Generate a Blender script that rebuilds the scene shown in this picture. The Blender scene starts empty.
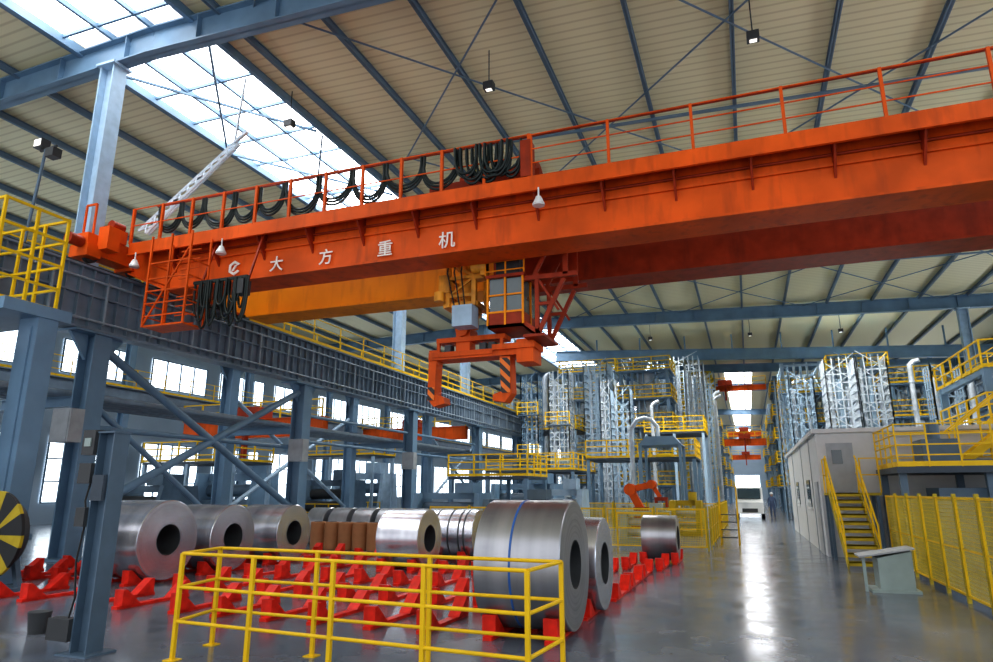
import bpy, math, random
from mathutils import Vector, Matrix
random.seed(4)
S = bpy.context.scene
COL = S.collection
try:
    S.view_settings.view_transform = 'Standard'
    S.view_settings.exposure = 0.0
    S.view_settings.look = 'Medium High Contrast'
except Exception:
    pass

# ---------------------------------------------------------------- materials
MATS = {}
def mat(name, col, rough=0.5, metal=0.0, var=0.12, scale=3.0, bump=0.0, emit=None, estr=0.0, spec=0.4, dirt=None):
    if name in MATS: return MATS[name]
    m = bpy.data.materials.new(name); m.use_nodes = True
    nt = m.node_tree; N = nt.nodes; L = nt.links
    b = N['Principled BSDF']
    b.inputs['Roughness'].default_value = rough
    b.inputs['Metallic'].default_value = metal
    b.inputs['Specular IOR Level'].default_value = spec
    tc = N.new('ShaderNodeTexCoord'); no = N.new('ShaderNodeTexNoise')
    no.inputs['Scale'].default_value = scale; no.inputs['Detail'].default_value = 4
    L.new(tc.outputs['Object'], no.inputs['Vector'])
    cr = N.new('ShaderNodeValToRGB')
    cr.color_ramp.elements[0].position = 0.3; cr.color_ramp.elements[1].position = 0.7
    cr.color_ramp.elements[0].color = tuple(c*(1-var) for c in col)+(1,)
    cr.color_ramp.elements[1].color = tuple(min(1,c*(1+var)) for c in col)+(1,)
    L.new(no.outputs['Fac'], cr.inputs['Fac'])
    if dirt:
        mp = N.new('ShaderNodeMapping'); mp.inputs['Scale'].default_value = (2.2,2.2,.35); L.new(tc.outputs['Object'], mp.inputs[0])
        n2 = N.new('ShaderNodeTexNoise'); n2.inputs['Scale'].default_value = 1.6; n2.inputs['Detail'].default_value = 8; L.new(mp.outputs[0], n2.inputs['Vector'])
        c2 = N.new('ShaderNodeValToRGB'); c2.color_ramp.elements[0].position=.52; c2.color_ramp.elements[1].position=.75
        c2.color_ramp.elements[0].color=(0,0,0,1); c2.color_ramp.elements[1].color=(.55,.55,.55,1)
        L.new(n2.outputs['Fac'], c2.inputs['Fac'])
        mx = N.new('ShaderNodeMixRGB'); mx.inputs[2].default_value = dirt+(1,)
        L.new(c2.outputs[0], mx.inputs[0]); L.new(cr.outputs[0], mx.inputs[1]); L.new(mx.outputs[0], b.inputs['Base Color'])
    else:
        L.new(cr.outputs['Color'], b.inputs['Base Color'])
    if bump:
        bp = N.new('ShaderNodeBump'); bp.inputs['Strength'].default_value = bump
        L.new(no.outputs['Fac'], bp.inputs['Height']); L.new(bp.outputs['Normal'], b.inputs['Normal'])
    if emit:
        b.inputs['Emission Color'].default_value = emit+(1,)
        b.inputs['Emission Strength'].default_value = estr
    MATS[name] = m
    return m

ORANGE = mat('crane_orange_paint', (0.70,0.105,0.010), 0.5, var=0.22, scale=0.9, spec=.2, dirt=(.28,.045,.012))
ORANGE2 = mat('crane_amber_paint', (0.95,0.31,0.008), 0.5, var=0.12, scale=0.8, spec=.2, dirt=(.55,.15,.02))  # also colours the lit stretch of the far girder
REDORG = mat('dark_orange_paint', (0.34,0.038,0.010), 0.5, var=.2, spec=.25, dirt=(.12,.02,.01))  # shade put into the colour of the far girder, not another paint
STEELBLUE = mat('blue_grey_paint', (0.15,0.25,0.36), 0.45, var=0.15, scale=1.0)
PURLIN = mat('purlin_blue_grey_paint', (0.15,0.22,0.30), 0.45, var=0.12, scale=1.0)
STEELDARK = mat('dark_slate_paint', (0.05,0.07,0.095), 0.5)
STEELMID = mat('slate_paint', (0.095,0.15,0.21), 0.45)
RUNWAY = mat('runway_blue_grey_paint', (0.17,0.23,0.30), 0.45, var=.2, scale=1.5)
PALEBLUE = mat('pale_blue_paint', (0.34,0.47,0.60), 0.45)
WHITEST = mat('white_steel_paint', (0.54,0.62,0.70), 0.45)
SILVER = mat('galvanised_sheet', (0.52,0.58,0.64), 0.4, 0.4, var=0.25, scale=2)
YELLOW = mat('safety_yellow_paint', (0.82,0.53,0.012), 0.42, var=0.08, spec=.25)
YELLOWD = mat('worn_yellow_paint', (0.46,0.35,0.025), 0.5, var=0.22, spec=.25)
YELLOWM = mat('mesh_yellow_paint', (0.68,0.51,0.030), 0.5, var=0.12, spec=.25)
RED = mat('saddle_red_paint', (0.70,0.026,0.012), 0.45, var=0.25, scale=5, spec=.25)
BLACK = mat('black_rubber', (0.018,0.02,0.022), 0.5)
CABLE = mat('cable_sheath', (0.012,0.022,0.022), 0.45)
GREENP = mat('grey_green_enamel', (0.30,0.38,0.37), 0.4)
GREY = mat('grey_enamel', (0.34,0.37,0.40), 0.45)
DKGREY = mat('charcoal_enamel', (0.05,0.055,0.06), 0.5)
WALLG = mat('off_white_wall_paint', (0.58,0.60,0.61), 0.6, var=0.05)
WALLW = mat('hall_wall_panel', (0.30,0.38,0.46), 0.6, var=0.06, scale=0.5)
BROWN = mat('kraft_paper', (0.38,0.18,0.08), 0.7)
BLUEP = mat('blue_strap', (0.03,0.12,0.38), 0.4)
GLASSD = mat('dark_window_glass', (0.05,0.08,0.10), 0.08, spec=0.8)
WHITE = mat('white_enamel', (0.78,0.8,0.8), 0.35, var=0.03)
LETTER = mat('white_lettering_paint', (0.88,0.83,0.77), 0.5, var=0.1)
SKIN = mat('skin', (0.55,0.34,0.25), 0.6)
NAVY = mat('blue_workwear', (0.10,0.14,0.24), 0.8)
LAMPW = mat('lamp_lens', (0.8,0.8,0.8), 0.3, emit=(1,0.95,0.85), estr=1.0)
RUBBER = mat('tyre_rubber', (0.02,0.02,0.02), 0.7)
PIPE = mat('light_pipe_paint', (0.27,0.34,0.41), 0.4)

def skymat(name, col, s):
    m = bpy.data.materials.new(name); m.use_nodes = True
    nt = m.node_tree; N = nt.nodes; L = nt.links
    N.remove(N['Principled BSDF'])
    out = N['Material Output']
    e = N.new('ShaderNodeEmission'); e.inputs['Strength'].default_value = s
    tc = N.new('ShaderNodeTexCoord'); no = N.new('ShaderNodeTexNoise'); no.inputs['Scale'].default_value = 0.35
    L.new(tc.outputs['Object'], no.inputs['Vector'])
    cr = N.new('ShaderNodeValToRGB')
    cr.color_ramp.elements[0].position = 0.35; cr.color_ramp.elements[1].position = 0.62
    cr.color_ramp.elements[0].color = tuple(c*0.6 for c in col)+(1,)
    cr.color_ramp.elements[1].color = tuple(col)+(1,)
    L.new(no.outputs['Fac'], cr.inputs['Fac']); L.new(cr.outputs['Color'], e.inputs['Color'])
    L.new(e.outputs[0], out.inputs['Surface'])
    return m
SKY = skymat('rooflight_sheet', (0.97,0.98,1.0), 8.0)
SKYW = skymat('window_daylight', (0.80,0.91,1.0), 4.2)
SKYR = skymat('side_fill_panel', (0.86,0.93,1.0), 3.4)

def m_floor():
    m = bpy.data.materials.new('polished_concrete'); m.use_nodes = True
    nt = m.node_tree; N = nt.nodes; L = nt.links; b = N['Principled BSDF']
    tc = N.new('ShaderNodeTexCoord')
    n1 = N.new('ShaderNodeTexNoise'); n1.inputs['Scale'].default_value = 0.5; n1.inputs['Detail'].default_value = 9; n1.inputs['Roughness'].default_value = .62
    n2 = N.new('ShaderNodeTexNoise'); n2.inputs['Scale'].default_value = 1.6; n2.inputs['Detail'].default_value = 7; n2.inputs['Roughness'].default_value = .6
    L.new(tc.outputs['Object'], n1.inputs['Vector']); L.new(tc.outputs['Object'], n2.inputs['Vector'])
    c = N.new('ShaderNodeValToRGB')
    c.color_ramp.elements[0].position = .35; c.color_ramp.elements[1].position = .7
    c.color_ramp.elements[0].color = (0.100,0.120,0.155,1); c.color_ramp.elements[1].color = (0.175,0.195,0.235,1)
    L.new(n1.outputs['Fac'], c.inputs['Fac'])
    br = N.new('ShaderNodeTexBrick'); br.offset = 0; br.inputs['Scale'].default_value = 1
    br.inputs['Brick Width'].default_value = 5; br.inputs['Row Height'].default_value = 5; br.inputs['Mortar Size'].default_value = 0.012
    br.inputs['Color1'].default_value = (1,1,1,1); br.inputs['Color2'].default_value = (.96,.96,.96,1); br.inputs['Mortar'].default_value = (.6,.6,.6,1)
    L.new(tc.outputs['Object'], br.inputs['Vector'])
    mx = N.new('ShaderNodeMixRGB'); mx.blend_type = 'MULTIPLY'; mx.inputs[0].default_value = 1
    L.new(c.outputs[0], mx.inputs[1]); L.new(br.outputs['Color'], mx.inputs[2]); L.new(mx.outputs[0], b.inputs['Base Color'])
    mr = N.new('ShaderNodeMapRange'); mr.inputs['From Min'].default_value=.35; mr.inputs['From Max'].default_value=.65
    mr.inputs['To Min'].default_value = 0.12; mr.inputs['To Max'].default_value = 0.26
    L.new(n2.outputs['Fac'], mr.inputs['Value']); L.new(mr.outputs[0], b.inputs['Roughness'])
    b.inputs['Specular IOR Level'].default_value = 0.7
    return m
FLOOR = m_floor()

def m_roof():
    m = bpy.data.materials.new('ribbed_roof_sheet'); m.use_nodes = True
    nt = m.node_tree; N = nt.nodes; L = nt.links; b = N['Principled BSDF']
    tc = N.new('ShaderNodeTexCoord')
    w = N.new('ShaderNodeTexWave'); w.wave_type = 'BANDS'; w.bands_direction = 'Y'; w.inputs['Scale'].default_value = 0.85
    L.new(tc.outputs['Object'], w.inputs['Vector'])
    c = N.new('ShaderNodeValToRGB')
    c.color_ramp.elements[0].position = 0.0; c.color_ramp.elements[1].position = 0.25
    c.color_ramp.elements[0].color = (0.64,0.57,0.36,1); c.color_ramp.elements[1].color = (0.80,0.74,0.50,1)
    L.new(w.outputs['Fac'], c.inputs['Fac'])
    L.new(c.outputs[0], b.inputs['Base Color'])
    b.inputs['Roughness'].default_value = 0.6
    return m
ROOF = m_roof()

def m_coil(name, c0, c1, rough):
    m = bpy.data.materials.new(name); m.use_nodes = True
    nt = m.node_tree; N = nt.nodes; L = nt.links; b = N['Principled BSDF']
    tc = N.new('ShaderNodeTexCoord'); sp = N.new('ShaderNodeSeparateXYZ'); L.new(tc.outputs['Object'], sp.inputs[0])
    cb = N.new('ShaderNodeCombineXYZ'); L.new(sp.outputs['Y'], cb.inputs['Y']); L.new(sp.outputs['Z'], cb.inputs['Z'])
    ln = N.new('ShaderNodeVectorMath'); ln.operation = 'LENGTH'; L.new(cb.outputs[0], ln.inputs[0])
    c2 = N.new('ShaderNodeCombineXYZ'); L.new(ln.outputs['Value'], c2.inputs['X'])
    mp = N.new('ShaderNodeMath'); mp.operation = 'MULTIPLY'; mp.inputs[1].default_value = 0.08
    L.new(sp.outputs['X'], mp.inputs[0]); L.new(mp.outputs[0], c2.inputs['Y'])
    no = N.new('ShaderNodeTexNoise'); no.inputs['Scale'].default_value = 38; no.inputs['Detail'].default_value = 3
    L.new(c2.outputs[0], no.inputs['Vector'])
    n3 = N.new('ShaderNodeTexNoise'); n3.inputs['Scale'].default_value = 2.2; L.new(tc.outputs['Object'], n3.inputs['Vector'])
    ad = N.new('ShaderNodeMath'); ad.operation = 'ADD'; L.new(no.outputs['Fac'], ad.inputs[0])
    m2 = N.new('ShaderNodeMath'); m2.operation = 'MULTIPLY'; m2.inputs[1].default_value = .5; L.new(n3.outputs['Fac'], m2.inputs[0]); L.new(m2.outputs[0], ad.inputs[1])
    c = N.new('ShaderNodeValToRGB'); c.color_ramp.elements[0].position = .5; c.color_ramp.elements[1].position = 1.0
    c.color_ramp.elements[0].color = c0+(1,); c.color_ramp.elements[1].color = c1+(1,)
    L.new(ad.outputs[0], c.inputs['Fac']); L.new(c.outputs[0], b.inputs['Base Color'])
    b.inputs['Metallic'].default_value = 0.85; b.inputs['Roughness'].default_value = rough
    return m
COILM = m_coil('wound_strip_steel', (0.40,0.41,0.46), (0.76,0.77,0.82), 0.25)
COILD = m_coil('dull_strip_steel', (0.28,0.29,0.32), (0.50,0.51,0.54), 0.30)

def m_hazard(name, scale=3.0):
    m = bpy.data.materials.new(name); m.use_nodes = True
    nt = m.node_tree; N = nt.nodes; L = nt.links; b = N['Principled BSDF']
    tc = N.new('ShaderNodeTexCoord'); mp = N.new('ShaderNodeMapping'); mp.inputs['Rotation'].default_value = (0, math.radians(45), 0)
    L.new(tc.outputs['Object'], mp.inputs[0])
    w = N.new('ShaderNodeTexWave'); w.inputs['Scale'].default_value = scale; L.new(mp.outputs[0], w.inputs['Vector'])
    c = N.new('ShaderNodeValToRGB'); c.color_ramp.interpolation = 'CONSTANT'
    c.color_ramp.elements[0].color = (0.03,0.02,0.02,1); c.color_ramp.elements[1].position = .5; c.color_ramp.elements[1].color = (0.85,0.20,0.015,1)
    L.new(w.outputs['Fac'], c.inputs['Fac']); L.new(c.outputs[0], b.inputs['Base Color'])
    return m
HAZ = m_hazard('hazard_stripes', 1.5)

# ---------------------------------------------------------------- mesh builder
WP = {}
class MB:
    def __init__(s): s.v=[]; s.f=[]; s.sm=[]
    def add(s, vs, fs, smooth=False):
        o=len(s.v); s.v += [Vector(v) for v in vs]; s.f += [tuple(i+o for i in f) for f in fs]; s.sm += [smooth]*len(fs); return s
    def box(s,x0,x1,y0,y1,z0,z1):
        return s.add([(x0,y0,z0),(x1,y0,z0),(x1,y1,z0),(x0,y1,z0),(x0,y0,z1),(x1,y0,z1),(x1,y1,z1),(x0,y1,z1)],
              [(3,2,1,0),(4,5,6,7),(0,1,5,4),(1,2,6,5),(2,3,7,6),(3,0,4,7)])
    def frame(s,p,q,up=(0,0,1)):
        p=Vector(p);q=Vector(q);d=(q-p).normalized();u=Vector(up)
        if abs(d.dot(u))>.98: u=Vector((0,1,0))
        a=d.cross(u).normalized(); b=a.cross(d).normalized(); return p,q,a,b
    def beam(s,p,q,w,h=None,up=(0,0,1),oa=0,ob=0):
        h=h or w; p,q,a,b=s.frame(p,q,up); p=p+a*oa+b*ob; q=q+a*oa+b*ob
        vs=[]
        for e in (p,q): vs+=[e-a*w/2-b*h/2,e+a*w/2-b*h/2,e+a*w/2+b*h/2,e-a*w/2+b*h/2]
        return s.add(vs,[(0,1,2,3),(7,6,5,4),(0,4,5,1),(1,5,6,2),(2,6,7,3),(3,7,4,0)])
    def ibeam(s,p,q,w,h,t=.03,up=(0,0,1)):
        s.beam(p,q,t,h,up); s.beam(p,q,w,t,up,ob=h/2-t/2); s.beam(p,q,w,t,up,ob=-h/2+t/2); return s
    def tube(s,p,q,r,n=8,r2=None):
        r2 = r if r2 is None else r2
        p,q,a,b=s.frame(p,q); vs=[]
        for e,rr in ((p,r),(q,r2)):
            vs+=[e+(a*math.cos(2*math.pi*i/n)+b*math.sin(2*math.pi*i/n))*rr for i in range(n)]
        s.add(vs,[(i,i+n,(i+1)%n+n,(i+1)%n) for i in range(n)],True)
        s.add(vs[:n],[tuple(range(n))]); s.add(vs[n:],[tuple(reversed(range(n)))]); return s
    def path(s,pts,r,n=6):
        pts=[Vector(p) for p in pts]; vs=[]; L=len(pts)
        ref=None
        for i,p in enumerate(pts):
            d=(pts[min(i+1,L-1)]-pts[max(i-1,0)]).normalized()
            if ref is None:
                u=Vector((0,0,1)) if abs(d.z)<.9 else Vector((0,1,0)); a=d.cross(u).normalized()
            else: a=(ref-d*ref.dot(d)).normalized()
            ref=a; b=a.cross(d)
            vs+=[p+(a*math.cos(2*math.pi*k/n)+b*math.sin(2*math.pi*k/n))*r for k in range(n)]
        fs=[]
        for i in range(L-1):
            for k in range(n): fs.append((i*n+k,(i+1)*n+k,(i+1)*n+(k+1)%n,i*n+(k+1)%n))
        s.add(vs,fs,True); s.add(vs[:n],[tuple(range(n))]); s.add(vs[-n:],[tuple(reversed(range(n)))]); return s
    def prism(s,pts,vec):
        n=len(pts); pts=[Vector(p) for p in pts]; v=Vector(vec)
        return s.add(pts+[p+v for p in pts],[tuple(reversed(range(n))),tuple(range(n,2*n))]+[(i,(i+1)%n,(i+1)%n+n,i+n) for i in range(n)])
    def lathe(s,prof,axis='x',c=(0,0,0),n=48,closed=True,smooth=True):
        c=Vector(c); m=len(prof)
        def P(a,r,t):
            if axis=='x': return c+Vector((a,r*math.cos(t),r*math.sin(t)))
            if axis=='y': return c+Vector((r*math.cos(t),a,r*math.sin(t)))
            return c+Vector((r*math.cos(t),r*math.sin(t),a))
        for k in range(m if closed else m-1):
            a0,r0=prof[k]; a1,r1=prof[(k+1)%m]; vs=[]
            for i in range(n):
                t=2*math.pi*i/n; vs+=[P(a0,r0,t),P(a1,r1,t)]
            s.add(vs,[(2*i,2*((i+1)%n),2*((i+1)%n)+1,2*i+1) for i in range(n)],smooth)
        return s
    def obj(s,name,material,parent=None,org=None):
        if org is None:
            xs=[v.x for v in s.v];ys=[v.y for v in s.v];zs=[v.z for v in s.v]
            org=((min(xs)+max(xs))/2,(min(ys)+max(ys))/2,min(zs))
        org=Vector(org)
        me=bpy.data.meshes.new(name); me.from_pydata([tuple(v-org) for v in s.v],[],s.f)
        me.polygons.foreach_set('use_smooth',s.sm)
        me.materials.append(material); me.update()
        o=bpy.data.objects.new(name,me); COL.objects.link(o); WP[o.name]=org
        if parent: o.parent=parent; o.location=org-WP[parent.name]
        else: o.location=org
        return o

def tag(o,label,cat,group=None,kind=None):
    o['label']=label
    if cat: o['category']=cat
    if group: o['group']=group
    if kind: o['kind']=kind
    return o
def struct(o,label):
    o['kind']='structure'; o['label']=label; o['category']=o.name.split('_')[0]; return o
def thing(name,loc,label,cat,group=None,kind=None):
    e=bpy.data.objects.new(name,None); e.empty_display_size=.2; COL.objects.link(e); e.location=loc; WP[e.name]=Vector(loc)
    return tag(e,label,cat,group,kind)
def clone(o,loc,parent=None,rot=None,scale=None,label=None):
    c=o.copy(); COL.objects.link(c)
    if parent is None:
        c.location=loc; WP[c.name]=Vector(loc)
        if rot is not None: c.rotation_euler=(0,0,rot)
        if scale is not None: c.scale=scale
        if label: c['label']=label
    else:
        c.parent=parent; c.matrix_parent_inverse=o.matrix_parent_inverse.copy()
    for ch in list(o.children): clone(ch,None,c)
    return c
def guard(mb,pts,z,hs=(1.1,.75,.4),sp=1.5,r=.022,toe=True,posts=True):
    for i in range(len(pts)-1):
        a=Vector((pts[i][0],pts[i][1],z)); b=Vector((pts[i+1][0],pts[i+1][1],z)); L=(b-a).length; n=max(1,round(L/sp))
        if posts:
            for k in range(1 if i else 0,n+1):
                p=a.lerp(b,k/n); mb.beam(p,p+Vector((0,0,hs[0]+.001)),r*2)
        for h in hs: mb.beam(a+Vector((0,0,h-r)),b+Vector((0,0,h-r)),r*1.8)
        if toe: mb.beam(a+Vector((0,0,.07)),b+Vector((0,0,.07)),.012,.12)
def grail(parent,runs,z,hs=(1.1,.75,.4),sp=1.5,r=.022,toe=True,M=None):
    m=MB()
    for pts in runs: guard(m,pts,z,hs,sp,r,toe)
    return m.obj('guardrail',M or YELLOW,parent)
def postrail(parent,pts,z,hs,sp,r,M,toe=False,pr=None):
    m=MB(); guard(m,pts,z,hs,sp,r,toe,False); m.obj('guardrail',M,parent)
    for i in range(len(pts)-1):
        a=Vector((pts[i][0],pts[i][1],z)); b=Vector((pts[i+1][0],pts[i+1][1],z)); n=max(1,round((b-a).length/sp))
        for k in range(n+(1 if i==len(pts)-2 else 0)):
            p=a.lerp(b,k/n); MB().beam(p,p+Vector((0,0,hs[0]+.001)),(pr or r)*2).obj('guardrail_post',M,parent)

# ---------------------------------------------------------------- shell
X0,X1,Y0,Y1=-38,22,-6,190
struct(MB().box(X0,X1,Y0,Y1,-.2,0).obj('floor',FLOOR,org=(0,0,0)),'polished grey concrete factory floor')
def zr(x): return 15.55-.035*abs(x+17)
RH=.95
SX0,SX1=-20.2,-15.4
def roofstrip(name,x0,x1,y0,y1,material=ROOF,dz=0):
    z0=zr(x0)+RH+.2+dz; z1=zr(x1)+RH+.2+dz
    m=MB().prism([(x0,y0,z0),(x1,y0,z1),(x1,y0,z1+.1),(x0,y0,z0+.1)],(0,y1-y0,0)); return m.obj(name,material,org=(0,0,16))
LAB='ribbed cream metal roof sheeting'
struct(roofstrip('ceiling',X0,SX0,Y0,Y1),LAB)
struct(roofstrip('ceiling',SX1,-1.6,Y0,Y1),LAB)
struct(roofstrip('ceiling',-1.6,1.6,Y0,80),LAB)
struct(roofstrip('ceiling',1.6,X1,34,Y1),LAB)
struct(roofstrip('ceiling',1.6,10.2,Y0,34),LAB)
struct(roofstrip('ceiling',12.2,X1,Y0,34),LAB)
wn=0
def window(m,label,material=SKY):
    global wn
    wn+=1; return struct(m.obj('window_%d'%wn,material),label)
for y0,y1 in ((-6,13.2),(14.2,33.2),(34.2,53.2),(54.2,73.2),(74.2,110),(110,Y1)):
    z0=zr(SX0)+RH+.24
    window(MB().box(SX0,SX1,y0,y1,z0,z0+.06),'translucent rooflight strip glowing with daylight')
window(MB().box(-1.6,1.6,80,Y1,zr(0)+RH+.2,zr(0)+RH+.26),'translucent rooflight strip glowing with daylight')
window(MB().box(10.2,12.2,Y0,34,zr(11)+RH+.2,zr(11)+RH+.26),'translucent rooflight strip glowing with daylight')
struct(MB().box(X0-.3,X0,Y0,Y1,0,17).obj('wall_left',WALLW),'pale blue-grey sheet metal hall wall')
struct(MB().box(X1,X1+.3,Y0,Y1,0,17).obj('wall_right',WALLW),'pale blue-grey sheet metal hall wall')
struct(MB().box(X0,X1,Y1,Y1+.3,0,17).obj('wall_far',WALLW),'pale blue-grey end wall of the hall')
for i in range(22):
    y=8+i*6.5
    for z0,z1,lab in ((1.2,5.0,'tall bright factory window in steel frame'),(8.8,10.8,'high bright factory window in steel frame')):
        w=window(MB().box(X0,X0+.06,y,y+5,z0,z1),lab,SKYW)
        fr=MB()
        for k in range(5): fr.beam((X0+.1,y+k*1.25,z0),(X0+.1,y+k*1.25,z1),.08)
        for z in ((z0,2.4,3.7,z1) if z0<2 else (z0,z1)): fr.beam((X0+.1,y,z),(X0+.1,y+5,z),.08)
        fr.obj('window_frame',STEELMID,w)
for i in range(8):
    y=2+i*20
    window(MB().box(X1-.06,X1,y,y+17,4.0,9.5),'added glowing window panel for side fill',SKYR)  # glowing panels added to brighten the hall from the right
window(MB().box(-3,3,Y1-.1,Y1-.02,0,6),'bright open end doorway of the hall',SKYW)

# ---------------------------------------------------------------- roof steel
for i,y in enumerate((13.7,33.7,53.7,78.7,93.7,123.7,153.7)):
    m=MB()
    for a,b in ((X0,-17),(-17,X1)):
        m.ibeam((a,y,zr(a)+.47),(b,y,zr(b)+.47),.45,.94,.05)
    for x in range(-36,22,3):
        m.box(x-.02,x+.02,y-.2,y+.2,zr(x)+.05,zr(x)+.9)
    tag(m.obj('roof_rafter',STEELBLUE),'deep blue-grey steel I-beam rafter spanning the hall','roof beam','roof rafters')
m=MB(); A=Vector((-17.0,63.2,15.0)); B=Vector((20.5,63.2,12.9)); m.ibeam(A,B,.4,1.0,.06)
for k in range(1,9):
    p=A.lerp(B,k/9); m.beam(p,(p.x,p.y,zr(p.x)+RH),.12)
tag(m.obj('tie_beam',STEELBLUE),'deep blue-grey cross beam hung below the roof','roof beam','tie beams')
for x in range(-36,22,3):
    if -20<x<-15: continue
    xx=x+.7
    z=zr(xx)+RH+.05
    m=MB().ibeam((xx,Y0,z-.02),(xx,Y1,z-.02),.13,.26,.03)
    tag(m.obj('roof_purlin',PURLIN),'slim blue-grey purlin under the roof sheets','roof beam','roof purlins')
for k,x in enumerate((SX0,-18.6,-17.0,SX1)):
    big = k in (0,3)
    tag(MB().beam((x,Y0,zr(x)+RH+.05),(x,Y1,zr(x)+RH+.05),.16 if big else .10,.32 if big else .18).obj('rooflight_beam',STEELBLUE),'long steel beam framing the rooflight','roof beam','rooflight beams')
for k in range(44):
    y=1.5+k*1.9
    tag(MB().beam((SX0,y,zr(SX0)+RH+.14),(SX1,y,zr(SX0)+RH+.14),.08,.12).obj('glazing_bar',STEELBLUE),'thin steel bar crossing the rooflight','glazing bar','rooflight glazing bars')
for k in range(5):
    y=14.5+k*6.4; z=zr(SX0)+RH-.12
    m=MB(); m.beam((SX0+.1,y,z),(SX1-.1,y+6,z),.08); m.beam((SX1-.1,y,z),(SX0+.1,y+6,z),.08)
    tag(m.obj('rooflight_brace',STEELBLUE),'crossed steel brace below the rooflight','roof brace','rooflight braces')
for ya,yb in ((-4,13.7),(13.7,33.7),(33.7,53.7)):
    for xa in (-13,-4,5,14):
        if ya<0 and xa>0: continue
        xb=xa+9 if xa<14 else 21
        m=MB(); z0=zr(xa)+.82; z1=zr(xb)+.82
        ym=(ya+yb)/2
        for a,b in ((ya,ym),(ym,yb)):
            m.tube((xa,a,z0),(xb,b,z1),.035,5); m.tube((xb,a,z1),(xa,b,z0),.035,5)
        m.beam((xa,ym,z0),(xb,ym,z1),.10)
        tag(m.obj('roof_brace',PURLIN),'crossed steel tie rods bracing the roof bay','roof brace','roof cross braces')
def ucol(x,y,z0):
    m=MB(); zt=zr(x)
    m.beam((x-.28,y,z0),(x-.28,y,zt),.05,.5,up=(0,1,0)); m.beam((x+.28,y,z0),(x+.28,y,zt),.05,.5,up=(0,1,0)); m.beam((x,y,z0),(x,y,zt),.56,.05,up=(0,1,0))
    m.box(x-.4,x+.4,y-.35,y+.35,zt-.08,zt)
    return tag(m.obj('roof_column',PALEBLUE),'pale blue-grey H-section column holding the roof above the crane rail','column','upper roof columns')
for y in (13.7,33.7,43.7,53.7,78.7): ucol(-18.6,y,8.08)
for y in (33.7,53.7,78.7): ucol(15.2,y,0)

# ---------------------------------------------------------------- runways
def runway(x,side,label):
    r=thing('crane_runway_girder',(x,0,6.3),label,'crane runway','crane runways')
    ya,yb=(-2,150) if x<0 else (24,150)
    m=MB(); m.box(x-.03,x+.03,ya,yb,6.3,8.1); m.box(x-.3,x+.3,ya,yb,6.3,6.36); m.box(x-.35,x+.35,ya,yb,8.04,8.1)
    m.box(x+side*.12 if side>0 else x-.16,x+.16 if side>0 else x-.12,ya,yb,6.36,8.04)
    y=ya+.4
    while y<90:
        m.box(x-.28,x+.28,y-.02,y+.02,6.34,8.06); y+=.42
    m.box(x-.29,x+.29,ya,yb,7.26,7.31)
    m.obj('girder_beam',RUNWAY,r)
    m=MB()
    for z in (6.56,7.72): m.tube((x+side*.31,ya,z),(x+side*.31,yb,z),.035,6)
    y=ya+.4
    while y<90:
        m.box(x+side*.28,x+side*.34,y-.025,y+.025,6.5,7.78); y+=1.68
    m.obj('cable_tray',PIPE,r)
    m=MB(); m.box(x-side*1.3,x-side*.3,ya,yb,8.0,8.08); m.obj('walkway_deck',STEELDARK,r)
    m=MB(); m.box(x-.06,x+.06,ya,yb,8.1,8.24); m.obj('crane_rail',DKGREY,r)
    grail(r,[[(x+side*.34,max(ya,19.5)),(x+side*.34,100)]],8.1,sp=2)
    grail(r,[[(x-side*1.28,ya),(x-side*1.28,100)]],8.08,sp=2)
    return r
runway(-17.5,1,'long blue-grey ribbed crane runway girder with yellow guardrail')
runway(13,-1,'long slate crane runway girder with yellow guardrail')
def lcol(x,y,h=6.29,w=.55,grp='runway columns'):
    m=MB(); m.beam((x-w/2,y,0),(x-w/2,y,h),.05,w,up=(0,1,0)); m.beam((x+w/2,y,0),(x+w/2,y,h),.05,w,up=(0,1,0)); m.beam((x,y,0),(x,y,h),w,.05,up=(0,1,0))
    m.box(x-.45,x+.45,y-.45,y+.45,0,.06); m.prism([(x-.05,y-.3,h),(x-.05,y-.9,h),(x-.05,y-.3,h-.8)],(.1,0,0)); m.prism([(x-.05,y+.3,h),(x-.05,y+.9,h),(x-.05,y+.3,h-.8)],(.1,0,0))
    m.box(x-.4,x+.4,y-.95,y+.95,h-.06,h)
    return tag(m.obj('steel_column',STEELBLUE),'blue-grey steel H-column standing under the crane runway','column',grp)
for y in (13.7,23.6,33.6,43.6,53.6,63.6,73.6,83.6): lcol(-17.6,y)
for y in (33.7,43.7,53.7,63.7,73.7,83.7): lcol(13,y)
for y in (23.6,33.6,43.6,53.6,63.6): lcol(-21.5,y,7.47,.5,'left bay columns')
for y in (18,28,38,48,58,68): lcol(-33,y,12,.4,'left bay columns')
def brace(pts,r,label,M=STEELBLUE):
    m=MB()
    for a,b in pts: m.tube(a,b,r,10)
    return tag(m.obj('column_brace',M),label,'brace','column braces')
x=-17.6
brace([((x,14.0,5.9),(x,23.3,1.2)),((x,23.3,5.9),(x,14.0,1.2))],.13,'crossed blue-grey tubular braces between two columns')
brace([((x,14.0,4.2),(x,18.6,1.2)),((x,14,3.6),(x,23.3,3.6))],.09,'blue-grey tubular strut between two columns')
brace([((x,53.9,5.9),(x,63.3,1.2)),((x,63.3,5.9),(x,53.9,1.2))],.13,'crossed blue-grey tubular braces between two columns')
brace([((x,24,5.0),(x,33.2,5.0)),((x,24,3.9),(x,33.2,3.9))],.07,'blue-grey horizontal tubes between two columns')
brace([((x,34,5.0),(x,43.2,5.0)),((x,34,3.9),(x,43.2,3.9))],.07,'blue-grey horizontal tubes between two columns')
x=-21.5
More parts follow.
